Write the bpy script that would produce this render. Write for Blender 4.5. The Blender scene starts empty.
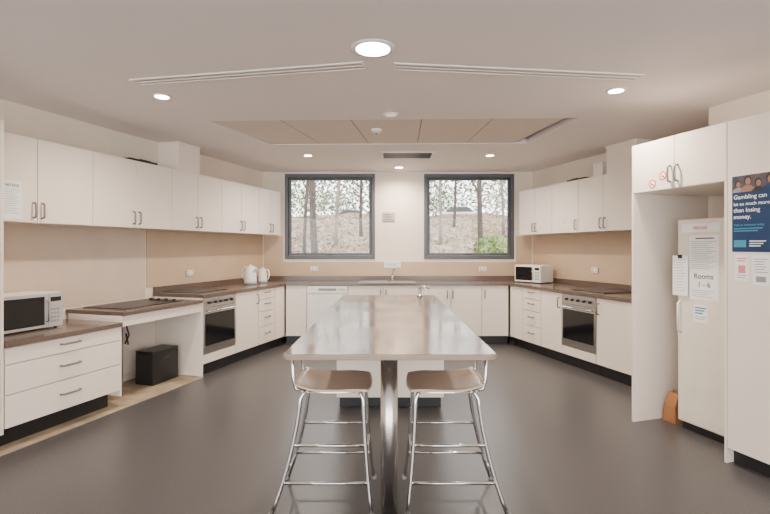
import bpy, bmesh, math, random
from mathutils import Vector, Matrix
random.seed(7)
C = bpy.context.scene.collection
H = 1.41; F = 480.0; CX = 388.0
CEIL = 2.62; BACK = 7.62; REAR = -4.4

# ------------------------------------------------------------------ materials
def mat(name, col, rough=0.5, metal=0.0, col2=None, scale=8.0, bump=0.0, detail=3.0, emit=None, estr=0.0, spec=0.5, contrast=(0.35,0.65), stretch=None, rough2=None):
    m = bpy.data.materials.new(name); m.use_nodes = True
    nt = m.node_tree; b = nt.nodes['Principled BSDF']
    b.inputs['Roughness'].default_value = rough; b.inputs['Metallic'].default_value = metal
    b.inputs['Specular IOR Level'].default_value = spec
    c2 = col2 if col2 else tuple(c*0.93 for c in col)
    tc = nt.nodes.new('ShaderNodeTexCoord'); nz = nt.nodes.new('ShaderNodeTexNoise')
    nz.inputs['Scale'].default_value = scale; nz.inputs['Detail'].default_value = detail
    if stretch:
        mp = nt.nodes.new('ShaderNodeMapping'); mp.inputs['Scale'].default_value = stretch
        nt.links.new(tc.outputs['Object'], mp.inputs[0]); nt.links.new(mp.outputs[0], nz.inputs['Vector'])
    else:
        nt.links.new(tc.outputs['Object'], nz.inputs['Vector'])
    rp = nt.nodes.new('ShaderNodeValToRGB')
    rp.color_ramp.elements[0].position = contrast[0]; rp.color_ramp.elements[1].position = contrast[1]
    rp.color_ramp.elements[0].color = (*col, 1); rp.color_ramp.elements[1].color = (*c2, 1)
    nt.links.new(nz.outputs['Fac'], rp.inputs[0]); nt.links.new(rp.outputs[0], b.inputs['Base Color'])
    if rough2 is not None:
        mr = nt.nodes.new('ShaderNodeMapRange'); mr.inputs[1].default_value=.35; mr.inputs[2].default_value=.65
        mr.inputs[3].default_value=rough; mr.inputs[4].default_value=rough2
        nt.links.new(nz.outputs['Fac'], mr.inputs[0]); nt.links.new(mr.outputs[0], b.inputs['Roughness'])
    if bump:
        bp = nt.nodes.new('ShaderNodeBump'); bp.inputs['Strength'].default_value = bump; bp.inputs['Distance'].default_value = 0.01
        nt.links.new(nz.outputs['Fac'], bp.inputs['Height']); nt.links.new(bp.outputs[0], b.inputs['Normal'])
    if emit:
        b.inputs['Emission Color'].default_value = (*emit, 1); b.inputs['Emission Strength'].default_value = estr
    return m
M = {}
M['wall'] = mat('wall_paint', (0.79,0.70,0.59), 0.7, scale=2)
M['tan'] = mat('tan_board', (0.52,0.38,0.255), 0.55, scale=3)
M['beige'] = mat('beige_board', (0.60,0.485,0.385), 0.5, scale=3)
M['ceil'] = mat('ceiling_paint', (0.83,0.77,0.745), 0.8, scale=1.2, col2=(0.81,0.75,0.725))
M['tile'] = mat('ceiling_tile', (0.72,0.63,0.55), 0.85, scale=30)
M['seam'] = mat('ceiling_tile_grid', (0.36,0.31,0.27), 0.85, scale=30)
M['slot'] = mat('vent_slot', (0.55,0.48,0.44), 0.85, scale=30)
M['cab'] = mat('cabinet_laminate', (0.82,0.735,0.645), 0.35, scale=2, col2=(0.80,0.715,0.625))
M['edge'] = mat('cabinet_inner', (0.50,0.43,0.37), 0.6)
M['kick'] = mat('black_kickboard', (0.012,0.012,0.014), 0.45)
M['top'] = mat('brown_worktop', (0.135,0.097,0.08), 0.2, col2=(0.10,0.073,0.06), scale=60)
M['island'] = mat('island_laminate', (0.21,0.145,0.112), 0.09, col2=(0.10,0.07,0.055), scale=2.2, detail=9, stretch=(2.2,0.9,1), rough2=0.24, contrast=(0.40,0.60))
M['edging'] = mat('beige_edging', (0.33,0.245,0.19), 0.4)
M['floor'] = mat('vinyl_floor', (0.040,0.038,0.039), 0.34, col2=(0.125,0.117,0.117), scale=190, detail=4, contrast=(0.42,0.62), spec=0.42)
M['bare'] = mat('bare_subfloor', (0.42,0.33,0.22), 0.7, col2=(0.26,0.20,0.145), scale=5)
M['chrome'] = mat('chrome', (0.70,0.70,0.70), 0.13, 1.0)
M['post'] = mat('polished_steel_post', (0.66,0.63,0.61), 0.24, 1.0)
M['nickel'] = mat('brushed_nickel', (0.25,0.23,0.22), 0.35, 1.0)
M['steel'] = mat('stainless_steel', (0.50,0.49,0.49), 0.28, 1.0, scale=20, stretch=(1,1,12))
M['black'] = mat('black_plastic', (0.013,0.013,0.015), 0.4)
M['glass_black'] = mat('black_glass', (0.008,0.008,0.010), 0.08)
M['hobglass'] = mat('black_hob_glass', (0.010,0.010,0.012), 0.3, spec=0.12)
M['white'] = mat('white_plastic', (0.84,0.81,0.77), 0.35)
M['silver'] = mat('silver_plastic', (0.50,0.49,0.48), 0.35, 0.3)
M['fridge'] = mat('white_enamel', (0.81,0.735,0.63), 0.3)
M['paper'] = mat('white_paper', (0.90,0.90,0.90), 0.8)
M['ink'] = mat('black_ink', (0.03,0.03,0.04), 0.7)
M['grey'] = mat('grey_plastic', (0.28,0.28,0.29), 0.5)
M['alu'] = mat('dark_grey_aluminium', (0.045,0.048,0.055), 0.4, 0.3)
M['frame'] = mat('grey_aluminium_frame', (0.085,0.09,0.10), 0.4, 0.3)
M['blue'] = mat('poster_blue', (0.003,0.030,0.10), 0.5)
M['teal'] = mat('poster_teal', (0.04,0.25,0.38), 0.5)
M['red'] = mat('sticker_red', (0.65,0.03,0.02), 0.5)
M['pink'] = mat('note_pink', (0.75,0.22,0.27), 0.7)
M['skin'] = mat('print_skin', (0.30,0.15,0.10), 0.7)
M['hair'] = mat('print_dark', (0.03,0.02,0.02), 0.7)
M['print'] = mat('print_dim_blue', (0.02,0.035,0.07), 0.6, col2=(0.10,0.07,0.06), scale=14)
M['wood'] = mat('beech_ply_seat', (0.66,0.48,0.35), 0.28, col2=(0.56,0.41,0.29), scale=4, stretch=(2,18,2))
M['bag'] = mat('brown_paper_bag', (0.33,0.14,0.05), 0.8, bump=0.3, scale=20)
M['bark'] = mat('gum_bark', (0.085,0.065,0.055), 0.9, col2=(0.035,0.03,0.027), scale=6, bump=0.4, stretch=(4,4,0.6))
M['barkpale'] = mat('pale_gum_bark', (0.22,0.19,0.165), 0.9, col2=(0.12,0.105,0.09), scale=6, stretch=(4,4,0.6))
M['leaf'] = mat('olive_leaves', (0.06,0.10,0.03), 0.8, col2=(0.12,0.16,0.06), scale=3)
M['leaf2'] = mat('grey_green_leaves', (0.10,0.13,0.07), 0.8, col2=(0.20,0.22,0.14), scale=3)
M['leaf3'] = mat('fresh_green_leaves', (0.08,0.17,0.03), 0.8, col2=(0.15,0.24,0.06), scale=3)
M['litter'] = mat('dry_leaf_litter', (0.10,0.065,0.035), 0.9, col2=(0.20,0.13,0.07), scale=5)
M['ground'] = mat('leaf_litter_bank', (0.25,0.175,0.115), 0.95, col2=(0.085,0.068,0.042), scale=3.2, detail=10, bump=0.4, contrast=(0.42,0.58))
M['car'] = mat('silver_car_paint', (0.25,0.27,0.30), 0.3, 0.2)
M['carwhite'] = mat('white_car_paint', (0.50,0.50,0.52), 0.3)
M['lens'] = mat('lamp_lens', (1,1,1), 0.4, emit=(1,0.96,0.9), estr=30)
M['lensdim'] = mat('unlit_lamp_lens', (0.8,0.75,0.68), 0.4, emit=(1,0.88,0.72), estr=0.5)
def glassmat():
    m = bpy.data.materials.new('window_glass'); m.use_nodes = True; nt = m.node_tree
    nt.nodes.remove(nt.nodes['Principled BSDF'])
    t = nt.nodes.new('ShaderNodeBsdfTransparent'); g = nt.nodes.new('ShaderNodeBsdfGlossy'); g.inputs['Roughness'].default_value = 0.02
    f = nt.nodes.new('ShaderNodeFresnel'); f.inputs[0].default_value = 1.3
    mx = nt.nodes.new('ShaderNodeMixShader')
    nt.links.new(f.outputs[0], mx.inputs[0]); nt.links.new(t.outputs[0], mx.inputs[1]); nt.links.new(g.outputs[0], mx.inputs[2])
    nt.links.new(mx.outputs[0], nt.nodes['Material Output'].inputs[0]); return m
M['glass'] = glassmat()

# ------------------------------------------------------------------ mesh helpers
class MB:
    def __init__(s): s.bm = bmesh.new()
    def box(s, x0,x1,y0,y1,z0,z1):
        v = [s.bm.verts.new(p) for p in [(x0,y0,z0),(x1,y0,z0),(x1,y1,z0),(x0,y1,z0),(x0,y0,z1),(x1,y0,z1),(x1,y1,z1),(x0,y1,z1)]]
        for f in [(0,3,2,1),(4,5,6,7),(0,1,5,4),(1,2,6,5),(2,3,7,6),(3,0,4,7)]: s.bm.faces.new([v[i] for i in f])
        return s
    def prism(s, poly, z0, z1):
        a = [s.bm.verts.new((x,y,z0)) for x,y in poly]; b = [s.bm.verts.new((x,y,z1)) for x,y in poly]
        n = len(poly); fs = [s.bm.faces.new(a[::-1]), s.bm.faces.new(b)]
        for i in range(n): fs.append(s.bm.faces.new([a[i],a[(i+1)%n],b[(i+1)%n],b[i]]))
        bmesh.ops.recalc_face_normals(s.bm, faces=fs)
        return s
    def prism_y(s, poly, y0, y1):
        a = [s.bm.verts.new((x,y0,z)) for x,z in poly]; b = [s.bm.verts.new((x,y1,z)) for x,z in poly]
        n = len(poly); fs = [s.bm.faces.new(a[::-1]), s.bm.faces.new(b)]
        for i in range(n): fs.append(s.bm.faces.new([a[i],a[(i+1)%n],b[(i+1)%n],b[i]]))
        bmesh.ops.recalc_face_normals(s.bm, faces=fs)
        return s
    def tube(s, pts, r, seg=10, closed=False, smooth=True):
        pts = [Vector(p) for p in pts]; n = len(pts); rs = r if isinstance(r,(list,tuple)) else [r]*n
        rings = []; prev = None
        for i,p in enumerate(pts):
            if closed: t = pts[(i+1)%n]-pts[i-1]
            else: t = pts[min(i+1,n-1)]-pts[max(i-1,0)]
            t.normalize()
            if prev is None:
                a = Vector((0,0,1)) if abs(t.z)<0.9 else Vector((1,0,0))
                u = t.cross(a).normalized()
            else:
                u = (prev - t*prev.dot(t)).normalized()
            prev = u; w = t.cross(u)
            rings.append([s.bm.verts.new(p+(u*math.cos(2*math.pi*k/seg)+w*math.sin(2*math.pi*k/seg))*rs[i]) for k in range(seg)])
        fs=[]
        for i in range(n if closed else n-1):
            A=rings[i];B=rings[(i+1)%n]
            for k in range(seg): fs.append(s.bm.faces.new([A[k],A[(k+1)%seg],B[(k+1)%seg],B[k]]))
        if not closed: fs.append(s.bm.faces.new(rings[0][::-1])); fs.append(s.bm.faces.new(rings[-1]))
        for f in fs: f.smooth = len(f.verts)==4
        bmesh.ops.recalc_face_normals(s.bm, faces=fs)
        return s
    def lathe(s, prof, seg=24, c=(0,0,0)):
        rings=[]
        for r,z in prof:
            rings.append([s.bm.verts.new((c[0]+r*math.cos(2*math.pi*k/seg),c[1]+r*math.sin(2*math.pi*k/seg),c[2]+z)) for k in range(seg)])
        fs=[]
        for A,B in zip(rings,rings[1:]):
            for k in range(seg):
                f=s.bm.faces.new([A[k],A[(k+1)%seg],B[(k+1)%seg],B[k]]); f.smooth=True; fs.append(f)
        fs.append(s.bm.faces.new(rings[0][::-1])); fs.append(s.bm.faces.new(rings[-1]))
        bmesh.ops.recalc_face_normals(s.bm, faces=fs)
        return s
    def build(s, name, m, parent=None, bevel=0.0, loc=None, rot=None, seg=2):
        me = bpy.data.meshes.new(name); s.bm.to_mesh(me); s.bm.free()
        me.materials.append(M[m] if isinstance(m,str) else m)
        o = bpy.data.objects.new(name, me); C.objects.link(o)
        if parent: o.parent = parent
        if loc: o.location = loc
        if rot is not None: o.rotation_euler = (0,0,rot)
        if bevel:
            b = o.modifiers.new('bevel','BEVEL'); b.width = bevel; b.segments = seg; b.limit_method='ANGLE'
        return o
def B(x0,x1,y0,y1,z0,z1): return MB().box(x0,x1,y0,y1,z0,z1)
def tag(o, label=None, cat=None, group=None, kind=None):
    if label: o['label']=label
    if cat: o['category']=cat
    if group: o['group']=group
    if kind: o['kind']=kind
    return o
def thing(name, label, cat, loc=(0,0,0), rz=0, group=None):
    o = bpy.data.objects.new(name, None); C.objects.link(o); o.location = loc; o.rotation_euler=(0,0,rz)
    o.empty_display_size = 0.1
    return tag(o,label,cat,group)
def text(body, size, m, parent, loc, name='lettering', align='LEFT', ext=0.0004, bold=0.0):
    cu = bpy.data.curves.new('t','FONT'); cu.body = body; cu.size = size; cu.align_x = align; cu.extrude = ext; cu.offset = bold
    t = bpy.data.objects.new('t', cu); C.objects.link(t)
    bpy.context.view_layer.update()
    me = bpy.data.meshes.new_from_object(t.evaluated_get(bpy.context.evaluated_depsgraph_get()))
    bpy.data.objects.remove(t)
    me.transform(Matrix.Rotation(math.pi/2,4,'X'))
    me.materials.clear(); me.materials.append(M[m])
    o = bpy.data.objects.new(name, me); C.objects.link(o); o.parent = parent; o.location = loc
    return o

# ------------------------------------------------------------------ frames of the three runs
A = math.atan2(0.955,0.296); CA, SA = math.cos(A), math.sin(A)
class Frame:
    def __init__(s, P, side):
        s.P=Vector(P); s.side=side
        s.d = Vector((-CA,-SA)) if side=='L' else Vector((CA,-SA))
        s.n = Vector((-SA,CA)) if side=='L' else Vector((SA,CA))
        s.rz = A if side=='L' else -A
    def pt(s, u, v): return s.P + s.d*u + s.n*v
    def at(s, u, v=0, z=0):
        p = s.pt(u,v); return (p.x,p.y,z)
    def px(s, px, v=0):
        k=(px-CX)/F; b=s.P+s.n*v
        return (k*b.y-b.x)/(s.d.x-k*s.d.y)
L = Frame((-1.497,6.97),'L'); R = Frame((1.768,6.97),'R'); T = Frame((1.985,3.91),'R')
WL, WR, WT = 0.66, 0.70, 0.82

# ------------------------------------------------------------------ room shell
tag(B(-7.5,7.5,REAR,BACK+0.2,-0.1,0).build('floor','floor'), kind='structure', label='dark grey speckled vinyl floor')
def wallseg(name, p, q, thick, z0=0, z1=CEIL, m='wall'):
    p=Vector(p);q=Vector(q); t=(q-p).normalized(); n=Vector((t.y,-t.x))*thick
    return tag(MB().prism([tuple(p),tuple(q),tuple(q+n),tuple(p+n)],z0,z1).build(name,m), kind='structure')
wallseg('wall_left', tuple(L.pt(12.0,WL)), tuple(L.pt(-0.5,WL)), -0.15)
st = 2.995
wallseg('wall_right', tuple(R.pt(-0.49,WR)), tuple(R.pt(st+0.15,WR)), -0.15)
o = MB().prism([tuple(R.pt(st,WR)),tuple(R.pt(st,0.12)),tuple(R.pt(11.8,0.12)),tuple(R.pt(11.8,0.30)),tuple(R.pt(st+0.15,0.30)),tuple(R.pt(st+0.15,WR))],0,CEIL).build('wall_right_near','wall')
tag(o, kind='structure')
W1=(-1.635,-0.206); W2=(0.571,2.0); WZ=(1.235,2.585)
bm = MB(); y0,y1=BACK,BACK+0.2
bm.box(-2.3,W1[0],y0,y1,0,CEIL); bm.box(W1[1],W2[0],y0,y1,0,CEIL); bm.box(W2[1],2.6,y0,y1,0,CEIL)
for w in (W1,W2): bm.box(w[0],w[1],y0,y1,0,WZ[0]); bm.box(w[0],w[1],y0,y1,WZ[1],CEIL)
tag(bm.build('wall_back','wall'), kind='structure')
# ceiling with recessed tray
tr=[(-1.714,4.57),(1.77,4.47),(1.60,5.56),(-1.36,5.64)]
out=[(-7.5,REAR),(7.5,REAR),(7.5,BACK+0.2),(-7.5,BACK+0.2)]
bm=MB()
for i in range(4):
    j=(i+1)%4; bm.prism([out[i],out[j],tr[j],tr[i]],CEIL,CEIL+0.12)
tag(bm.build('ceiling','ceil'), kind='structure')
bm=MB()
def lerp(a,b,t): return (a[0]+(b[0]-a[0])*t, a[1]+(b[1]-a[1])*t)
ti=[(-1.695,4.590),(1.66,4.494),(1.47,5.535),(-1.350,5.615)]
for i in range(5):
    g=0.0022; t0=i/5+g; t1=(i+1)/5-g
    bm.prism([lerp(ti[0],ti[1],t0),lerp(ti[0],ti[1],t1),lerp(ti[3],ti[2],t1),lerp(ti[3],ti[2],t0)],CEIL+0.006,CEIL+0.009)
tag(bm.build('ceiling_tray_tiles','tile'), kind='structure')
tag(MB().prism(ti,CEIL+0.0095,CEIL+0.015).build('ceiling_tray_grid','seam'), kind='structure')
bm=MB().prism(tr,CEIL+0.062,CEIL+0.07); tag(bm.build('ceiling_tray_backing','alu'), kind='structure')
# boards
wallseg('trim_1', tuple(L.pt(1.91,WL-0.008)), tuple(L.pt(-0.46,WL-0.008)), -0.008, 0.97,1.608,'tan')
wallseg('trim_2', tuple(R.pt(-0.45,WR-0.008)), tuple(R.pt(st-0.01,WR-0.008)), -0.008, 0.97,1.608,'tan')
bm=MB().box(-1.97,2.28,BACK-0.008,BACK,0.97,1.19); bm.box(-1.97,W1[0]-0.03,BACK-0.008,BACK,1.19,1.6); bm.box(W2[1]+0.03,2.28,BACK-0.008,BACK,1.19,1.6)
tag(bm.build('trim_3','tan'), kind='structure')
wallseg('trim_4', tuple(L.pt(3.84,WL-0.004)), tuple(L.pt(1.925,WL-0.004)), -0.004, 0.86,1.608,'beige')
bm=MB().prism([tuple(L.pt(1.82,-0.03)),tuple(L.pt(4.6,-0.03)),tuple(L.pt(4.6,WL)),tuple(L.pt(1.82,WL))],0.0,0.004)
tag(bm.build('floor_strip','bare'), kind='structure', label='bare beige strip of subfloor under the low benches')
# windows
for i,w in enumerate((W1,W2)):
    t=thing('window_%d'%(i+1), None, None, (w[0],BACK,WZ[0])); tag(t,kind='structure')
    ww=w[1]-w[0]; hh=WZ[1]-WZ[0]
    def ring(x0,x1,z0,z1,th,ya,yb):
        return MB().box(x0,x1,ya,yb,z0,z0+th).box(x0,x1,ya,yb,z1-th,z1).box(x0,x0+th,ya,yb,z0+th,z1-th).box(x1-th,x1,ya,yb,z0+th,z1-th)
    ring(0,ww,0,hh,0.055,-0.015,0.10).build('window_frame','frame',t,0.003)
    ring(0.057,ww-0.057,0.057,hh-0.057,0.038,0.02,0.07).build('window_sash','frame',t,0.003)
    B(0.095,ww-0.095,0.042,0.048,0.095,hh-0.095).build('pane','glass',t)
    h=B(ww/2-0.06,ww/2+0.06,-0.002,0.018,0.060,0.082).build('handle','alu',t,0.004)
    b=B(0.057,ww-0.057,-0.005,0.018,hh-0.095,hh-0.057).build('blind_headrail','alu',t,0.004)

# ------------------------------------------------------------------ cabinets
def dhandle(x, z, ln, vertical, parent, y=0.0):
    a=ln/2; p=0.03
    if vertical: pts=[(x,y,z-a),(x,y-p*.8,z-a+.004),(x,y-p,z-a+.014),(x,y-p,z+a-.014),(x,y-p*.8,z+a-.004),(x,y,z+a)]
    else: pts=[(x-a,y,z),(x-a+.004,y-p*.8,z),(x-a+.014,y-p,z),(x+a-.014,y-p,z),(x+a-.004,y-p*.8,z),(x+a,y,z)]
    return MB().tube(pts,0.0075,8).build('handle','nickel',parent)
def carcass(w,d,z0,z1,parent,top=True,name='body'):
    m=MB(); t=0.016; y=0.019
    m.box(0.0008,t,y,d,z0,z1).box(w-t,w-0.0008,y,d,z0,z1).box(t,w-t,y,d,z0,z0+t).box(t,w-t,d-0.008,d,z0+t,z1)
    if top: m.box(t,w-t,y,d-0.008,z1-t,z1)
    else: m.box(t,w-t,y,y+0.06,z1-t,z1)
    return m.build(name,'cab',parent)
G=0.003
def door(x0,x1,z0,z1,parent,hx=None,hz=None,hl=0.12,vert=True,name='door'):
    d=B(x0+G,x1-G,0,0.018,z0+G,z1-G).build(name,'cab',parent,0.0015)
    if hx is not None: dhandle(hx,hz,hl,vert,d)
    return d
def frame_thing(fr,name,label,cat,u0,u1,v,z=0,group=None):
    u = max(u0,u1) if fr.side=='L' else min(u0,u1)
    return thing(name,label,cat,fr.at(u,v,z),fr.rz,group), abs(u1-u0)
def base_unit(t,w,kind,z0=0.13,z1=0.862,d=0.62):
    carcass(w,d,z0,z1,t,top=False)
    B(0.0,w,0.065,0.08,0.0,z0).build('kickboard','kick',t)
    if kind=='drawers':
        zs=[z1,z1-0.14,z1-0.30,z1-0.50,z0]
        for a,b in zip(zs[1:],zs): door(0,w,a,b,t,w/2,(a+b)/2+0.02,0.12,False,'drawer')
    elif kind=='double':
        door(0,w/2,z0,z1,t,w/2-0.04,z1-0.12); door(w/2,w,z0,z1,t,w/2+0.04,z1-0.12)
    elif kind=='l': door(0,w,z0,z1,t,0.04,z1-0.12)
    elif kind=='r': door(0,w,z0,z1,t,w-0.04,z1-0.12)
    elif kind=='blank': door(0,w,z0,z1,t)
def oven_unit(t,w):
    z0,z1=0.13,0.862; d=0.62
    carcass(w,d,z0,z1,t,top=False); B(0,w,0.065,0.08,0,z0).build('kickboard','kick',t)
    door(0,w,z0,0.235,t,name='filler_panel')
def lb(label,u0,u1,kind):
    t,w=frame_thing(L,'base_cabinet',label,'cabinet',u0,u1,0); base_unit(t,w,kind); return t
lb('white one-door base cabinet between the left oven and the drawers',1.19,0.69,'r')
lb('white four-drawer base cabinet on the left below the kettles',0.685,0.28,'drawers')
lb('narrow white base cabinet in the far left corner beside the drawers',0.275,0.01,'blank')
def oven_full(fr,u0,u1,side):
    t,w=frame_thing(fr,'oven_cabinet','white cabinet housing the oven on the %s wall'%side,'cabinet',u0,u1,0)
    oven_unit(t,w)
    t2,w2=frame_thing(fr,'oven','stainless steel and black glass built-in oven in the %s run'%side,'oven',u0,u1,0)
    m=MB().box(0.018,w-0.018,0.02,0.55,0.24,0.845); m.build('oven_body','grey',t2)
    B(0.003,w-0.003,-0.004,0.018,0.745,0.858).build('control_panel','steel',t2,0.002)
    for k in range(5):
        MB().tube([(0.1+k*0.1,-0.004,0.80),(0.1+k*0.1,-0.026,0.80)],0.016,14).build('knob','black',t2)
    dd=B(0.003,w-0.003,-0.006,0.018,0.30,0.74).build('oven_door','steel',t2,0.003)
    B(0.03,w-0.03,-0.009,-0.0055,0.325,0.68).build('oven_window','glass_black',dd,0.002)
    MB().tube([(0.05,-0.006,0.71),(0.05,-0.045,0.71),(0.065,-0.05,0.71),(w-0.065,-0.05,0.71),(w-0.05,-0.045,0.71),(w-0.05,-0.006,0.71)],0.009,10).build('handle','chrome',dd)
    B(0.003,w-0.003,-0.002,0.018,0.24,0.296).build('lower_trim','steel',t2,0.002)
oven_full(L,1.79,1.195,'left'); oven_full(R,1.18,1.765,'right')
o=MB().prism([tuple(L.pt(1.793,-0.002)),tuple(L.pt(1.811,-0.002)),tuple(L.pt(1.811,0.645)),tuple(L.pt(1.793,0.645))],0.004,0.862).build('end_panel','cab',None,0.001)
tag(o,'white full-depth end panel closing the left run beside the open knee space','panel')
def rb(label,u0,u1,kind):
    t,w=frame_thing(R,'base_cabinet',label,'cabinet',u0,u1,0); base_unit(t,w,kind); return t
rb('narrow white base cabinet in the far right corner below the microwave',0.01,0.335,'blank')
rb('white four-drawer base cabinet on the right wall',0.34,0.75,'drawers')
rb('white one-door base cabinet between the right drawers and the right oven',0.755,1.175,'r')
rb('white base cabinet nearest the fridge on the right wall',1.77,2.36,'l')
rb('white base cabinet tucked behind the tall fridge panel',2.365,2.95,'l')
def bb(label,x0,x1,kind,d=0.62):
    t=thing('base_cabinet',label,'cabinet',(x0,6.97,0)); base_unit(t,x1-x0,kind,d=d); return t
bb('white base cabinet left of the dishwasher under the left window',-1.485,-1.182,'blank')
bb('white two-door base cabinet under the sink beside the dishwasher',-0.578,0.44,'double')
bb('white two-door base cabinet under the left half of the right window',0.442,1.362,'double')
bb('white one-door base cabinet at the right end of the back run',1.364,1.75,'l')
t=thing('dishwasher','white under-bench dishwasher below the left window','dishwasher',(-1.178,6.97,0))
B(0.01,0.588,0.02,0.58,0.12,0.86).build('body','white',t)
B(0.004,0.594,-0.012,0.018,0.13,0.745).build('door','white',t,0.004)
p=B(0.004,0.594,-0.016,0.018,0.75,0.858).build('control_panel','white',t,0.004)
B(0.17,0.43,-0.019,-0.0155,0.79,0.825).build('grip','grey',p,0.002)
for k in range(4): B(0.47+k*0.025,0.485+k*0.025,-0.019,-0.0155,0.80,0.815).build('button','grey',p)
B(0.004,0.594,0.06,0.075,0,0.12).build('kickboard','kick',t)
# worktop U-shape
TZ0,TZ1=0.865,0.90
sx0,sx1,sy0,sy1=-0.42,0.40,7.07,7.46
wt=thing('worktop','long brown laminate worktop running around three walls','worktop',(0,0,0))
bm=MB(); ov=-0.02
yL=6.95
def x_at(fr,v,y):
    b=fr.P+fr.n*v; s=(y-b.y)/fr.d.y; return b.x+fr.d.x*s
xl=x_at(L,ov,yL); xr=x_at(R,ov,yL); xlb=x_at(L,WL-.002,BACK-.002); xrb=x_at(R,WR-.002,BACK-.002)
bm.prism([tuple(L.pt(1.815,ov)),(xl,yL),(xl,BACK-.002),(xlb,BACK-.002),tuple(L.pt(1.815,WL-.002))],TZ0,TZ1)
bm.prism([tuple(R.pt(2.975,ov)),(xr,yL),(xr,BACK-.002),(xrb,BACK-.002),tuple(R.pt(2.975,WR-.002))],TZ0,TZ1)
bm.box(xl,sx0,yL,BACK-.002,TZ0,TZ1); bm.box(sx1,xr,yL,BACK-.002,TZ0,TZ1)
bm.box(sx0,sx1,yL,sy0,TZ0,TZ1); bm.box(sx0,sx1,sy1,BACK-.002,TZ0,TZ1)
bm.build('benchtop','top',wt)
bm=MB().box(-1.95,2.26,BACK-0.018,BACK-0.002,TZ1,0.968)
bm.prism([tuple(L.pt(1.81,WL-.018)),tuple(L.pt(-0.42,WL-.018)),tuple(L.pt(-0.42,WL-.002)),tuple(L.pt(1.81,WL-.002))],TZ1,0.968)
bm.prism([tuple(R.pt(2.97,WR-.018)),tuple(R.pt(-0.42,WR-.018)),tuple(R.pt(-0.42,WR-.002)),tuple(R.pt(2.97,WR-.002))],TZ1,0.968)
bm.build('upstand','top',wt)
# sink
t=thing('sink','stainless steel sink set into the worktop between the windows','sink',(sx0,sy0,TZ1))
w=sx1-sx0;d=sy1-sy0
m=MB(); m.box(-.015,w+.015,-.015,0.02,0,.004).box(-.015,w+.015,d-.02,d+.015,0,.004).box(-.015,.02,.02,d-.02,0,.004).box(w-.38,w+.015,.02,d-.02,0,.004)
m.build('rim','steel',t,0.001)
m=MB(); bx0,bx1,by0,by1=.021,w-.382,.021,d-.021; zb=-.16
m.box(bx0,bx1,by0,by1,zb,zb+.004).box(bx0,bx0+.004,by0,by1,zb+.004,0).box(bx1-.004,bx1,by0,by1,zb+.004,0).box(bx0+.004,bx1-.004,by0,by0+.004,zb+.004,0).box(bx0+.004,bx1-.004,by1-.004,by1,zb+.004,0)
m.build('bowl','steel',t)
m=MB()
for k in range(6): m.box(w-.34+k*.055,w-.33+k*.055,.05,d-.05,.0042,.008)
m.build('drainer_ribs','steel',t)
def tap(name,label,x,y,z,s=1,rz=0):
    t=thing(name,label,'tap',(x,y,z),rz)
    MB().lathe([(.028,0),(.028,.012),(.018,.02),(.018,.07),(.014,.085)]).build('base','chrome',t)
    MB().tube([(0,0,.07),(0,0,.12*s),(0,-.02,.16*s),(0,-.06,.185*s),(0,-.12,.18*s),(0,-.15,.155*s)],.010,10).build('spout','chrome',t)
    MB().tube([(0.015,0,.06),(.055,0,.09),(.085,0,.12)],[.009,.007,.005],8).build('lever','chrome',t)
tap('mixer_tap','chrome mixer tap behind the sink between the two windows',0.07,7.53,TZ1,1.0,0.5)
# hobs
def hob(fr,u0,u1,label,z,knobs,v=.09):
    t,w=frame_thing(fr,'hob',label,'hob',u0,u1,v,z)
    B(0,w,0,0.5,0,0.012).build('glass_top','hobglass',t,0.002)
    for x,y,r in ((w*.25,.14,.085),(w*.25,.36,.07),(w*.66,.14,.07),(w*.66,.36,.085)):
        MB().tube([(x+r*math.cos(a),y+r*math.sin(a),.0125) for a in [k*math.pi/16 for k in range(32)]],.0010,4,True).build('heating_ring','grey',t)
    m=MB()
    for (a,b,c,d_) in ((0,w,-.004,0),(0,w,.5,.504),(-.004,0,-.004,.504),(w,w+.004,-.004,.504)): m.box(a,b,c,d_,0,.006)
    m.build('steel_trim','steel',t)
    for k in range(knobs):
        MB().lathe([(.018,0),(.018,.016),(.014,.02)],14,(w-.06,.08+k*.1,.012)).build('knob','black',t)
hob(L,1.76,1.2,'black glass hob on the left worktop above the oven',TZ1,0)
hob(R,1.2,1.78,'black glass hob on the right worktop above the oven',TZ1,0)
# low hob bench (knee space)
HZ=0.845
t,w=frame_thing(L,'low_bench','low open-fronted bench with brown top and knee space on left wall','bench',1.816,2.87,0)
B(0,w,-.02,.652,HZ-.035,HZ).build('benchtop','top',t,0.002)
B(0.0,w,0,.018,HZ-.13,HZ-.036).build('fascia','cab',t,0.001)
B(0.0,.018,.019,.62,.10,HZ-.036).build('side_panel','cab',t,0.001)
B(0.02,w,.62,.64,.10,HZ-.036).build('back_panel','cab',t,0.001)
MB().tube([(.55,.585,.004),(.55,.585,HZ-.036)],.020,12).build('pipe','grey',t)
MB().tube([(.62,.60,HZ-.06),(.61,.58,.62),(.64,.57,.50),(.60,.58,.42),(.64,.58,.40),(.62,.59,.52)],.008,8).build('power_cord','black',t)
hob(L,2.0,2.76,'black glass hob with knobs on the lower left bench',HZ,4,.07)
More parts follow.
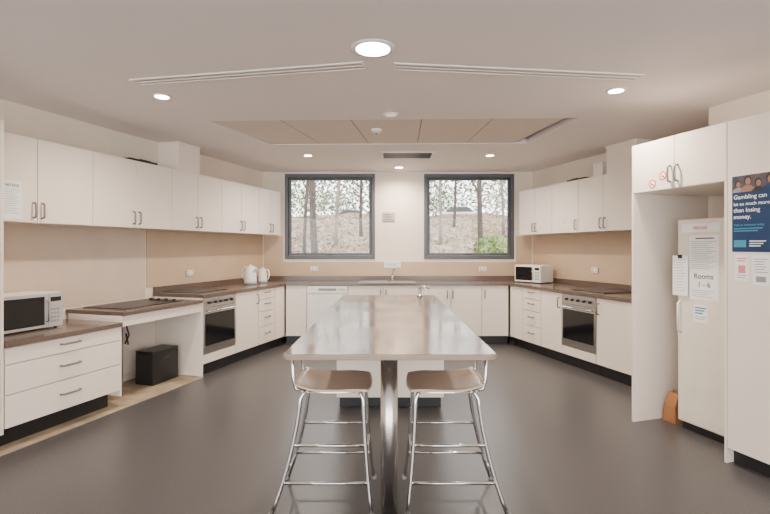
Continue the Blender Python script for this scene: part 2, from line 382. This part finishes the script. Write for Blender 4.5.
# near drawer unit
t,w=frame_thing(L,'drawer_cabinet','wide white three-drawer cabinet under the left microwave','cabinet',2.875,3.842,0)
DZ=0.757
carcass(w,.62,.16,DZ-.036,t); B(.01,w-.01,.14,.155,.004,.16).build('kickboard','kick',t)
for a,b in ((.60,.72),(.39,.60),(.16,.39)):
    door(0,w,a,b,t,w*.5,(a+b)/2+.01,.16,False,'drawer')
B(0,w,-.02,.652,DZ-.035,DZ).build('benchtop','top',t,.002)
t,w=frame_thing(L,'tall_cabinet','tall white cabinet cut off by the left edge of the photo','cabinet',3.85,4.45,0)
carcass(w,.64,.13,2.285,t); B(0,w,.065,.08,.004,.13).build('kickboard','kick',t)
B(w-.02,w-.0005,-.0,.0185,.13,2.285).build('end_strip','cab',t); door(0,w-.02,.13,1.2,t,w-.07,1.05); door(0,w-.02,1.2,2.285,t,w-.07,1.35)
# uppers
UZ0,UZ1=1.61,2.285
def upper(fr,us,v,label,depth,z0=UZ0,z1=UZ1,hz=None):
    t,w=frame_thing(fr,'wall_cabinet',label,'cabinet',us[0],us[-1],v,0)
    carcass(w,depth,z0,z1,t)
    e=sorted(abs(u-(max(us) if fr.side=='L' else min(us))) for u in us)
    z=hz or z0+.10
    if len(e)==2: door(e[0],e[1],z0,z1,t,e[1]-.04,z)
    else:
        door(e[0],e[1],z0,z1,t,e[1]-.035,z); door(e[1],e[2],z0,z1,t,e[1]+.035,z)
    return t
ul=[3.845,3.37,2.867,2.38,1.885,1.461,1.009,0.58,0.15,-0.155,-0.455]
labs=['white wall cabinet with the pinned notice, above the left microwave','white two-door wall cabinet above the low hob bench','white two-door wall cabinet in front of the duct box above the left oven','white two-door wall cabinet over the far left drawers','narrow white two-door wall cabinet beside the left window']
for i in range(5): upper(L,ul[2*i:2*i+3],.33,labs[i],.322)
upper(R,[-.353,.06,.46],.38,'white two-door wall cabinet beside the right window',.312)
upper(R,[.462,1.0],.38,'white one-door wall cabinet in the middle of the right wall',.312)
upper(R,[1.002,1.44,1.9],.38,'white two-door wall cabinet above the right hob',.312)
upper(R,[1.902,2.4,2.97],.38,'white wall cabinet mostly hidden behind the tall fridge surround',.312)
# ducts
for fr,u0,u1,v0,v1,lb_ in ((L,1.38,1.74,.37,.655,'cream duct box rising from the left wall cabinets to the ceiling'),(R,1.45,1.9,.42,.695,'cream duct box rising from the right wall cabinets to the ceiling')):
    t,w=frame_thing(fr,'duct_box',lb_,'duct',u0,u1,v0,UZ1)
    B(0,w,0,v1-v0,0,CEIL-UZ1-.002).build('casing','cab',t,.002)
    B(-.006,w+.006,-.006,v1-v0,CEIL-UZ1-.03,CEIL-UZ1-.003).build('cap_trim','cab',t,.002)
def tray(fr,u,v,label,w,d,h):
    t=thing('tray',label,'tray',fr.at(u,v,UZ1),fr.rz)
    m=MB().box(0,w,0,d,0,.006).box(0,w,0,.006,.006,h).box(0,w,d-.006,d,.006,h).box(0,.006,.006,d-.006,.006,h).box(w-.006,w,.006,d-.006,.006,h)
    m.build('pan','black',t,.001); MB().tube([(w*.3,-.012,h),(w*.7,-.012,h)],.004,6).build('grip','black',t)
tray(L,2.40,.38,'black baking tray lying on top of the left wall cabinets',.36,.26,.03)
tray(R,.70,.44,'black baking tray lying on top of the right wall cabinets',.34,.24,.03)
t=thing('storage_box','small white box on the right wall cabinets beside the duct','box',R.at(1.18,.46,UZ1),R.rz)
B(0,.16,0,.16,0,.15).build('box_body','white',t,.004); B(-.004,.164,-.004,.164,.15,.175).build('lid','white',t,.004)

# ------------------------------------------------------------------ tall block with fridge
TT=2.24
t,w=frame_thing(T,'fridge_surround','tall white fridge surround with overhead cupboard and round stickers','cabinet',0,.80,0)
B(0,.02,0,.80,0,1.85).build('side_panel','cab',t,.001)
B(.782,.7985,0,.80,0,1.85).build('side_panel','cab',t,.001)
m=MB(); z0=1.85; m.box(0,.798,.019,.80,z0,z0+.016).box(0,.798,.019,.80,TT-.016,TT).box(0,.016,.019,.8,z0+.016,TT-.016).box(.782,.798,.019,.8,z0+.016,TT-.016).box(.016,.782,.79,.8,z0+.016,TT-.016)
m.build('overhead_body','cab',t)
d1=door(0,.40,z0,TT,t,.37,z0+.11); door(.40,.7985,z0,TT,t,.43,z0+.11)
for (x,z,r) in ((.205,1.905,.034),(.30,1.955,.034)):
    MB().tube([(x,-.0002,z),(x,-.0012,z)],r,24).build('sticker','red',d1)
    MB().tube([(x,-.0012,z),(x,-.0016,z)],r*.72,24).build('sticker_face','paper',d1)
    MB().tube([(x-r*.5,-.0022,z+r*.5),(x+r*.5,-.0022,z-r*.5)],.003,6).build('slash','red',d1)
    MB().tube([(x-r*.4,-.0018,z-r*.1),(x+r*.4,-.0018,z-r*.1)],.003,6).build('symbol','ink',d1)
t,w=frame_thing(T,'tall_cabinet','tall white cabinet with blue poster at the right edge','cabinet',.80,1.70,0)
carcass(w,.80,.10,TT,t); B(0,w,.06,.075,0,.10).build('kickboard','kick',t)
door(0,w*.5+.02,.10,TT,t,w*.5-.02,1.05); door(w*.5+.02,w,.10,TT,t,w*.5+.06,1.05)
# fridge
FW=.565; FH=1.63
t=thing('fridge','white upright fridge with paper notices standing in the tall surround','fridge',T.at(.205,.25,0),T.rz)
B(.004,FW-.004,.055,.54,.03,FH).build('body','fridge',t,.006)
fd=B(0,FW,0,.05,.06,FH).build('door','fridge',t,.012,seg=3)
B(.02,FW-.02,.03,.05,.0,.055).build('base_grille','black',t)
MB().tube([(.03,-.001,.75),(.03,-.03,.77),(.03,-.03,.98),(.03,-.001,1.0)],.008,8).build('handle','white',fd)
B(.0,FW,.05,.054,.1,FH-.01).build('door_seal','grey',t)
def sheet(fr,u,v,z,w,h,label,m='paper',cat='notice',name='paper_notice',group=None):
    t=thing(name,label,cat,fr.at(u,v,z),fr.rz,group)
    B(0,w,-.0012,-.0004,0,h).build('sheet',m,t); return t
def lines(t,x0,x1,zs,m='ink',h=.003):
    mb=MB()
    for i,z in enumerate(zs): mb.box(x0,x1-((i*37)%5)*.08*(x1-x0),-.0018,-.0012,z,z+h)
    mb.build('printed_lines',m,t)
VF=.25
s=sheet(T,.312,VF,1.02,.236,.485,'tall white paper sheet on the fridge door reading Rooms 1-6')
lines(s,.05,.20,[.458],'ink',.009)
lines(s,.015,.215,[.437-.0145*i for i in range(15)],'grey',.0035)
text('Rooms',.056,'ink',s,(.116,-.0014,.160),align='CENTER',bold=.0006); text('1 - 6',.056,'ink',s,(.12,-.0014,.098),align='CENTER',bold=.0006)
lines(s,.02,.20,[.07,.055,.04,.025],'grey')
s=sheet(T,.245,VF,1.53,.31,.065,'long cream strip with small print along the top of the fridge door')
text('FRIDGE',.034,'red',s,(.155,-.0014,.02),align='CENTER',bold=.0006)
s=sheet(T,.35,VF,.85,.11,.135,'small white note with blue print below the Rooms notice'); lines(s,.01,.10,[.105,.085,.065],'teal',.010); lines(s,.01,.10,[.04,.025])
t=thing('paper_notice','white handwritten page hanging at the left edge of the fridge','notice',T.at(.175,.236,1.04),T.rz)
B(0,.135,-.0012,-.0002,0,.31).build('sheet','paper',t); lines(t,.012,.125,[.28-.022*i for i in range(12)],'grey')
MB().box(.05,.085,-.006,-.0013,.29,.318).build('clip','black',t)
# poster
P0=.835
t=thing('poster','dark blue gambling help poster on the right tall cabinet','poster',T.at(P0,0,1.385),T.rz)
pw,ph=.30,.485
B(0,pw,-.0014,-.0004,0,ph).build('sheet','blue',t)
pp=MB().box(.0,pw,-.0020,-.0014,ph-.105,ph).build('photo_print','print',t)
for k,(x,z,r) in enumerate(((.04,-.055,.020),(.10,-.04,.024),(.165,-.058,.022),(.235,-.042,.026))):
    MB().prism_y([(x-r*1.9,ph-.105),(x+r*1.9,ph-.105),(x+r*1.6,ph+z-r*1.6),(x+r*.5,ph+z-r*1.0),(x-r*.5,ph+z-r*1.0),(x-r*1.6,ph+z-r*1.6)],-.0024,-.0020).build('printed_shirt',('grey','skin','hair','blue')[k],pp)
    MB().prism_y([(x+r*.95*math.cos(a),ph+z+r*.3+r*1.1*math.sin(a)) for a in [j*math.pi/8 for j in range(16)]],-.0026,-.0024).build('printed_hair','hair',pp)
    MB().prism_y([(x+r*.1+r*.68*math.cos(a),ph+z+r*.9*math.sin(a)) for a in [j*math.pi/8 for j in range(16)]],-.0029,-.0027).build('printed_face','skin',pp)
for i,l in enumerate(['Gambling can','be so much more','than losing','money.']):
    text(l,(.038,.031,.038,.038)[i],'paper',t,(.010,-.0016,ph-.148-i*.042),bold=.0002)
text('Talk to someone today',.02,'teal',t,(.012,-.0016,.165),bold=.0002)
lines(t,.012,.19,[.145,.13],'teal',.007)
MB().box(.012,.09,-.002,-.0014,.03,.075).build('logo_block','teal',t)
lines(t,.11,.21,[.065,.05,.035],'paper',.006)
s=sheet(T,.855,0,1.20,.085,.165,'small white leaflet with pink print below the poster, left one'); lines(s,.01,.075,[.14,.125],'pink',.008); MB().box(.02,.065,-.002,-.0013,.05,.10).build('print_block','pink',s); lines(s,.01,.075,[.035,.02])
s=sheet(T,.965,0,1.18,.10,.185,'small white leaflet with black print below the poster, right one'); lines(s,.01,.09,[.16-.016*i for i in range(6)]); MB().box(.02,.08,-.002,-.0013,.02,.055).build('print_block','grey',s)
# small notice on right wall cabinet
s=sheet(R,.66,.38,UZ0+.10,.16,.09,'small white notice stuck on the middle cabinet of the right wall'); lines(s,.015,.145,[.07,.052,.034,.016],'grey',.006)
# bag
t=thing('paper_bag','orange brown paper bag on the floor beside the fridge','bag',T.at(.045,.27,0),T.rz)
m=MB(); v=m.bm
a=[(0,0,0),(.12,0,0),(.12,.14,0),(0,.14,0),(.005,.01,.13),(.115,.005,.13),(.12,.135,.13),(.0,.13,.13),(.01,.05,.23),(.115,.04,.22),(.11,.09,.23),(.005,.09,.22)]
vs=[v.verts.new(p) for p in a]
for q in [(3,2,1,0),(0,1,5,4),(1,2,6,5),(2,3,7,6),(3,0,4,7),(4,5,9,8),(5,6,10,9),(6,7,11,10),(7,4,8,11),(8,9,10,11)]: v.faces.new([vs[i] for i in q])
m.build('bag_body','bag',t,.004); MB().tube([(.04,.07,.22),(.045,.07,.25),(.075,.07,.25),(.08,.07,.22)],.003,6).build('handle','bag',t)
u=L.px(22,.33)
s=sheet(L,u+.15,.33,UZ0+.02,.15,.30,'white printed notice taped to the leftmost wall cabinet door')
text('NOTICE',.028,'ink',s,(.075,-.0014,.25),align='CENTER',bold=.0006); lines(s,.015,.135,[.225-.018*i for i in range(11)],'grey')

# ------------------------------------------------------------------ appliances on benches
def microwave(loc,rz,label,body,frontm,w=.48,d=.34,h=.28):
    t=thing('microwave',label,'microwave',loc,rz)
    B(0,w,.02,d,.012,h).build('body',body,t,.006)
    dd=B(.002,w*.76,0,.019,.014,h-.002).build('door',frontm,t,.004)
    B(.018,w*.76-.034,-.003,.0,.038,h-.026).build('door_window','glass_black',dd,.002)
    MB().tube([(w*.76-.016,0,.06),(w*.76-.016,-.022,.065),(w*.76-.016,-.022,h-.065),(w*.76-.016,0,h-.06)],.006,8).build('handle','nickel',dd)
    cp=B(w*.765,w-.002,0,.019,.014,h-.002).build('control_panel',frontm,t,.004)
    B(w*.79,w-.02,-.002,0,h-.07,h-.035).build('display','glass_black',cp)
    for i in range(3):
        for j in range(4): B(w*.80+i*.026,w*.80+.018+i*.026,-.0025,0,.05+j*.032,.07+j*.032).build('button','grey',cp)
    for x in (.03,w-.03):
        for y in (.05,d-.04): MB().lathe([(.012,0),(.012,.012)],10,(x,y,0)).build('foot','black',t)
microwave(L.at(3.72,.27,DZ),L.rz,'silver-fronted microwave with black glass door on the low left bench','white','silver',.52,.35,.29)
microwave((1.90,7.20,TZ1),-0.95,'white microwave on the worktop in the far right corner','white','white',.46,.30,.26)
def kettle(loc,rz,label,s=1,):
    t=thing('kettle',label,'kettle',loc,rz)
    MB().lathe([(.078*s,0),(.08*s,.02*s)]).build('power_base','grey',t)
    MB().lathe([(.072*s,.021*s),(.074*s,.04*s),(.066*s,.13*s),(.055*s,.195*s),(.05*s,.205*s)]).build('body','white',t)
    MB().lathe([(.049*s,.206*s),(.04*s,.218*s),(.012*s,.222*s),(.012*s,.236*s)]).build('lid','white',t)
    MB().tube([(.05*s,0,.20*s),(.09*s,0,.205*s),(.115*s,0,.17*s),(.115*s,0,.10*s),(.095*s,0,.06*s),(.07*s,0,.05*s)],.009*s,8).build('handle','white',t)
    MB().tube([(-.05*s,0,.15*s),(-.078*s,0,.185*s),(-.088*s,0,.20*s)],[.02*s,.013*s,.010*s],10).build('spout','white',t)
kettle(L.at(.36,.34,TZ1),2.7,'larger white kettle on the left worktop, nearer the oven',1.18)
kettle(L.at(.05,.34,TZ1),-.3,'smaller white kettle on the left worktop, nearer the corner',.95)
def outlet(fr,u,v,z,label,back=None):
    if back is None: t=thing('power_outlet',label,'outlet',fr.at(u,v,z),fr.rz)
    else: t=thing('power_outlet',label,'outlet',back)
    B(-.058,.058,-.009,0,-.036,.036).build('plate','white',t,.003)
    for x in (-.03,.03): B(x-.006,x+.006,-.012,-.009,.008,.026).build('switch','grey',t); B(x-.01,x+.01,-.0095,-.0088,-.022,-.008).build('socket','black',t)
outlet(L,1.22,WL-.016,1.10,'white double power outlet on the tan board near the left oven')
outlet(R,.95,WR-.016,1.12,'white double power outlet on the tan board of the right wall')
outlet(None,0,0,0,'white double power outlet under the left window',(-1.17,BACK-.008,1.08))
outlet(None,0,0,0,'white double power outlet under the right window',(1.5,BACK-.008,1.08))
t=thing('wall_sign','small grey framed sign on the wall between the windows','sign',(-.09,BACK,1.83))
B(0,.20,-.012,0,0,.145).build('frame','grey',t,.002); B(.015,.185,-.014,-.012,.015,.13).build('sign_face','edge',t)
mb=MB()
for i in range(4): mb.box(.03,.17-(i%2)*.03,-.015,-.014,.032+i*.024,.042+i*.024)
mb.build('printed_lines','ink',t)
t=thing('wall_sign','small white strip notice on the tan board above the tap','sign',(-.06,BACK-.008,1.10))
B(0,.26,-.004,0,0,.09).build('sign_face','paper',t); mb=MB()
for i in range(3): mb.box(.015,.24-(i%2)*.04,-.005,-.004,.018+i*.024,.026+i*.024)
mb.build('printed_lines','teal',t)
t=thing('storage_crate','black boxy lidded tub on the floor under the low hob bench','tub',L.at(2.26,.24,.004),L.rz)
B(0,.37,0,.22,0,.32).build('tub_body','black',t,.008); B(0,.37,0,.22,.322,.345).build('lid','black',t,.005)
B(.13,.24,-.004,0,.24,.262).build('grip','alu',t,.002)

# ------------------------------------------------------------------ island
def rrect(x0,x1,y0,y1,r,n=6):
    P=[]
    for cx,cy,a in ((x1-r,y1-r,0),(x0+r,y1-r,90),(x0+r,y0+r,180),(x1-r,y0+r,270)):
        for k in range(n+1):
            q=math.radians(a+90*k/n); P.append((cx+r*math.cos(q),cy+r*math.sin(q)))
    return P
t=thing('island_table','long glossy brown island table with beige edge, steel post and white base','table',(0.01,2.29,0))
tp=lambda P:[(x*(1.025-.045*y/2.9),y) for x,y in P]
MB().prism(tp(rrect(-.505,.505,0,2.90,.05)),.873,.8985).build('table_edge','edging',t,.004)
MB().prism(tp(rrect(-.500,.500,.005,2.895,.047)),.8986,.901).build('tabletop','island',t)
MB().tube([(-.004,.22,.001),(-.004,.22,.872)],.045,32).build('post','post',t)
MB().box(-.09,.09,.13,.31,.86,.872).build('post_top_plate','post',t,.003)
cb=B(-.46,.48,1.92,2.84,.10,.872).build('base_cabinet','cab',t,.002)
B(-.44,.46,1.98,2.80,0,.10).build('kickboard','kick',t)
B(-.457,.477,1.902,1.92,.105,.865).build('panel','cab',t,.0015)
B(-.30,.30,.80,1.88,.82,.871).build('underframe','grey',t,.002)
tap('island_tap','low chrome tap on the far end of the island table',.33,5.02,.901,.62,0.6)

# ------------------------------------------------------------------ stools
def stool(label,x,y,rz):
    t=thing('bar_stool',label,'stool',(x,y,0),rz,'chrome bar stools')
    m=MB(); N=14; b=m.bm; g=[]
    for k in range(2):
        L_=[]
        for i in range(N+1):
            row=[]
            for j in range(N+1):
                u=-1+2*i/N; v=-1+2*j/N
                xx=u*math.sqrt(1-0.18*v*v)*.212; yy=v*math.sqrt(1-0.18*u*u)*.205
                z=.655+.014*(u*u+v*v)*0.7-(.04*max(0,u-.5)**1.5)+.035*max(0,-u-.5)-k*.011
                row.append(b.verts.new((xx,yy,z)))
            L_.append(row)
        g.append(L_)
    for k in range(2):
        for i in range(N):
            for j in range(N):
                q=[g[k][i][j],g[k][i+1][j],g[k][i+1][j+1],g[k][i][j+1]]
                f=b.faces.new(q if k==0 else q[::-1]); f.smooth=True
    for i in range(N):
        b.faces.new([g[0][i][0],g[1][i][0],g[1][i+1][0],g[0][i+1][0]]); b.faces.new([g[0][i+1][N],g[1][i+1][N],g[1][i][N],g[0][i][N]])
        b.faces.new([g[0][0][i+1],g[1][0][i+1],g[1][0][i],g[0][0][i]]); b.faces.new([g[0][N][i],g[1][N][i],g[1][N][i+1],g[0][N][i+1]])
    bmesh.ops.recalc_face_normals(b,faces=b.faces)
    m.build('seat','wood',t)
    def legpt(sx,sy,z):
        k=1-z/.635
        fx=(.165+.05*k+.10*k*k) if sx<0 else (.165+.02*k+.03*k*k)
        fy=.150+.03*k+.035*k*k
        return (sx*fx,sy*fy,z)
    for sx in (-1,1):
        for sy in (-1,1):
            pts=[legpt(sx,sy,z) for z in [.012,.08,.16,.26,.36,.46,.56,.60]]+[(sx*.155,sy*.145,.63),(sx*.13,sy*.13,.640)]
            lg=MB().tube(pts,.0105,12).build('leg','chrome',t)
            p=legpt(sx,sy,0); MB().lathe([(.014,0),(.014,.022)],12,(p[0],p[1],0)).build('foot_cap','grey',lg)
    MB().tube([(-.15,-.14,.638),(.15,-.14,.638),(.15,.14,.638),(-.15,.14,.638)],.008,8,True).build('seat_frame','chrome',t)
    for z,s1,s2 in ((.17,(-1,-1),(1,-1)),(.17,(-1,1),(1,1)),(.17,(-1,-1),(-1,1)),(.29,(1,-1),(1,1)),(.36,(-1,-1),(1,-1)),(.36,(-1,1),(1,1))):
        MB().tube([legpt(*s1,z),legpt(*s2,z)],.0085,10).build('stretcher','chrome',t)
    pts=[(-.15,-.14,.64),(-.195,-.145,.655),(-.208,-.145,.70),(-.212,-.14,.79),(-.214,-.12,.825),(-.216,-.08,.84),(-.216,.08,.84),(-.214,.12,.825),(-.212,.14,.79),(-.208,.145,.70),(-.195,.145,.655),(-.15,.14,.64)]
    MB().tube(pts,.009,10).build('back_loop','chrome',t)
    return t
stool('chrome bar stool with beige wooden seat left of the table post',-.30,2.72,0)
stool('chrome bar stool with beige wooden seat right of the table post',.315,2.72,math.pi)

# ------------------------------------------------------------------ ceiling things
lamps=[(162,96,.055,1,'small lit downlight on the left of the ceiling'),(616,90,.055,1,'small lit downlight on the right of the ceiling'),(373,48,.105,1,'large round lit downlight nearest the camera'),(391,114,.055,0,'small dim downlight between the linear vents and the tray'),(308,155,.05,1,'small lit downlight in front of the left window'),(490,155,.05,1,'small lit downlight in front of the right window'),(399,167,.06,1,'small lit downlight between the two windows')]
for px,py,r,lit,lab in lamps:
    Y=F*(CEIL-H)/(248-py); X=(px-CX)/F*Y
    t=thing('downlight',lab,'light',(X,Y,CEIL))
    MB().lathe([(r*1.0,-.001),(r*1.28,-.001),(r*1.28,-.006),(r*1.0,-.009)],28).build('trim_ring','ceil',t)
    MB().lathe([(r*.98,-.010),(r*.98,-.0015)],28).build('lens','lens' if lit else 'lensdim',t)
    if lit:
        l=bpy.data.lights.new('lamp','SPOT'); l.energy=190 if r>.1 else 190; l.color=(1,.85,.70); l.spot_size=math.radians(165); l.spot_blend=.9; l.shadow_soft_size=.07
        lo=bpy.data.objects.new('downlight_beam',l); C.objects.link(lo); lo.location=(0,0,-.03); lo.parent=t
def diffuser(p,q,label):
    p=Vector(p);q=Vector(q);t_=(q-p); ln=t_.length; rz=math.atan2(t_.y,t_.x)
    t=thing('linear_vent',label,'vent',(p.x,p.y,CEIL),rz,None)
    MB().box(0,ln,-.06,-.045,-.008,0).box(0,ln,.045,.06,-.008,0).box(0,ln,-.006,.006,-.008,0).box(0,.015,-.045,.045,-.008,0).box(ln-.015,ln,-.045,.045,-.008,0).build('frame','ceil',t)
    MB().box(.015,ln-.015,-.045,-.006,-.003,-.001).box(.015,ln-.015,.006,.045,-.003,-.001).build('slot','slot',t)
diffuser((-1.845,3.50),(-.15,3.17),'long linear ceiling vent left of the large downlight')
diffuser((.03,3.19),(1.78,3.40),'long linear ceiling vent right of the large downlight')
t=thing('ceiling_vent','dark louvred ceiling vent in front of the windows','vent',(-.09,6.02,CEIL))
MB().box(0,.68,0,.03,-.012,0).box(0,.68,.42,.45,-.012,0).box(0,.03,.03,.42,-.012,0).box(.65,.68,.03,.42,-.012,0).build('frame','ceil',t)
MB().box(.03,.65,.03,.42,-.003,-.001).build('backing','black',t)
for k in range(7): MB().prism([(.03,.05+k*.053),(.65,.05+k*.053),(.65,.065+k*.053),(.03,.065+k*.053)],-.012,-.003).build('louvre','alu',t)
t=thing('smoke_detector','round white smoke detector in the ceiling tray','detector',(-.12,4.92,CEIL+.006))
MB().lathe([(.055,0),(.055,-.018),(.035,-.035),(.012,-.038)]).build('housing','white',t); MB().lathe([(.012,-.0385),(.008,-.05)]).build('sensor','grey',t)

# ------------------------------------------------------------------ outside
def gz(x,y): return 0.45+max(0,min(y,32)-9)*0.138+.10*math.sin(x*.8+y*.3)+.05*math.sin(x*2.1-y)
m=MB(); b=m.bm; nx,ny=70,56; g=[]
for i in range(nx+1):
    row=[]
    for j in range(ny+1):
        x=-30+60*i/nx; y=7.95+50*j/ny; row.append(b.verts.new((x,y,gz(x,y)+random.uniform(-.03,.03))))
    g.append(row)
for i in range(nx):
    for j in range(ny): f=b.faces.new([g[i][j],g[i+1][j],g[i+1][j+1],g[i][j+1]]); f.smooth=True
tag(m.build('ground','ground'),'tan leaf-littered bank rising outside the windows','ground',kind='structure')
mb=MB(); b=mb.bm
for _ in range(7000):
    y=random.uniform(9.5,31); x=random.uniform(-.36,.32)*y; p=Vector((x,y,gz(x,y)+random.uniform(0,.06))); s_=random.uniform(.04,.10)
    u_=Vector((random.gauss(0,1),random.gauss(0,1),random.gauss(0,.5))).normalized()*s_; w_=u_.orthogonal().normalized()*s_*.5
    b.faces.new([b.verts.new(p-u_),b.verts.new(p+w_),b.verts.new(p+u_),b.verts.new(p-w_)])
tag(mb.build('leaf_litter','litter'),'dry brown leaf litter scattered over the bank outside','leaf litter',kind='stuff')
def leaves(c,rad,n,size,name,m,parent=None):
    mb=MB();b=mb.bm
    for _ in range(n):
        while True:
            p=Vector((random.uniform(-1,1),random.uniform(-1,1),random.uniform(-1,1)))
            if p.length<=1: break
        p=Vector((p.x*rad[0],p.y*rad[1],p.z*rad[2]))+Vector(c)
        u=Vector((random.gauss(0,1),random.gauss(0,1),random.gauss(0,1))).normalized()*size
        w=u.orthogonal().normalized()*size*.45
        b.faces.new([b.verts.new(p-u),b.verts.new(p+w),b.verts.new(p+u),b.verts.new(p-w)])
    return mb.build(name,m,parent)
def tree(px,y,r,label,bark,leafm,lean=0,n=260):
    x=(px-CX)/F*y; z=gz(x,y)-.15
    t=thing('tree',label,'tree',(x,y,z),0,None)
    hgt=6.5; pts=[];rs=[]
    for k in range(9):
        q=k/8; pts.append((lean*q*hgt*.2+.06*math.sin(q*5+px),.05*math.sin(q*4),q*hgt)); rs.append(r*(1.25 if k==0 else 1-.45*q))
    MB().tube(pts,rs,12).build('trunk',bark,t)
    for k in range(3):
        z0=2.0+k*.9; s=1 if (k+int(px))%2 else -1
        MB().tube([(lean*z0*.2,0,z0),(lean*z0*.2+s*.25,.1,z0+.5),(lean*z0*.2+s*.6,.15,z0+1.3)],[r*.4,r*.28,r*.12],8).build('branch',bark,t)
    leaves((lean,0,5.2),(.8,.6,1.3),n,.09,'foliage',leafm,t)
tree(306,14,.055,'thin dark tree trunk at the left of the left window','bark','leaf2',.1)
tree(318,11.5,.09,'thick dark leaning tree trunk in the left window','bark','leaf2',-.25)
tree(337,17,.07,'pale tree trunk in the middle of the left window','barkpale','leaf2',.2)
tree(362,20,.07,'slim dark tree trunk at the right of the left window','bark','leaf2',0)
tree(440,17,.06,'pale tree trunk at the left of the right window','barkpale','leaf2',-.1)
tree(453,23,.07,'slim far tree trunk left of centre in the right window','bark','leaf2',.2)
tree(480,13,.08,'thick dark tree trunk in the middle of the right window','bark','leaf2',.1)
tree(503,20,.07,'pale tree trunk at the right of the right window','barkpale','leaf2',-.2)
def shrub(px,y,rr,hh,label,m,n=900,lf=.07):
    x=(px-CX)/F*y; z=gz(x,y)
    t=thing('shrub',label,'shrub',(x,y,z))
    leaves((0,0,hh*.55),(rr,rr*.7,hh*.5),n,lf,'foliage',m,t)
    MB().tube([(0,0,-.1),(.03,0,hh*.3),(0,.02,hh*.6)],[.05,.03,.015],6).build('stem','bark',t)
shrub(492,11.4,.48,1.0,'fresh green shrub at the lower right of the right window','leaf3',700,.06)
shrub(332,34,1.3,1.6,'grey green shrub on the bank in the left window','leaf2')
shrub(304,30,1.6,1.9,'olive shrub far behind the left window frame','leaf')
shrub(436,31,1.3,1.7,'olive shrub on the bank at the left of the right window','leaf')
shrub(502,30,1.5,2.0,'pale shrub at the top of the bank in the right window','leaf2')
def car(px,y,rz,label,paint):
    x=(px-CX)/F*y; t=thing('parked_car',label,'car',(x,y,gz(x,y)+.04),rz)
    MB().prism_y([(-2.1,.30),(2.1,.30),(2.15,.62),(1.95,.85),(1.15,.95),(-1.9,.98),(-2.15,.7)],-.85,.85).build('body',paint,t,.05)
    MB().prism_y([(-1.75,.97),(1.05,.95),(.35,1.42),(-1.15,1.45)],-.72,.72).build('windows','glass_black',t,.04)
    MB().prism_y([(-1.2,1.44),(.38,1.41),(.30,1.48),(-1.1,1.50)],-.70,.70).build('roof',paint,t,.02)
    for a in (-1.3,1.3):
        for c in (-.86,.66): MB().tube([(a,c,.30),(a,c+.2,.30)],.31,18).build('wheel','black',t)
car(352,46,.5,'silver parked car at the top of the bank in the left window','car')
car(465,44,-.4,'white parked car at the top of the bank in the right window','carwhite')
t=tag(leaves((0,52,9.0),(28,2.5,4.6),13000,.24,'bush_backdrop','leaf2'),'pale distant bushland foliage at the top of the bank','foliage',kind='stuff')

# ------------------------------------------------------------------ light and camera
wd=bpy.data.worlds.new('world'); bpy.context.scene.world=wd; wd.use_nodes=True; nt=wd.node_tree
bg=nt.nodes['Background']; bg.inputs['Color'].default_value=(.99,.98,.98,1); bg.inputs['Strength'].default_value=8.0
cam=bpy.data.cameras.new('camera'); co=bpy.data.objects.new('camera',cam); C.objects.link(co)
co.location=(0,0,H); co.rotation_euler=(math.pi/2,0,0)
cam.sensor_width=36; cam.lens=F/770*36; cam.shift_x=-3/770; cam.shift_y=-9/770; cam.clip_start=.05
bpy.context.scene.camera=co
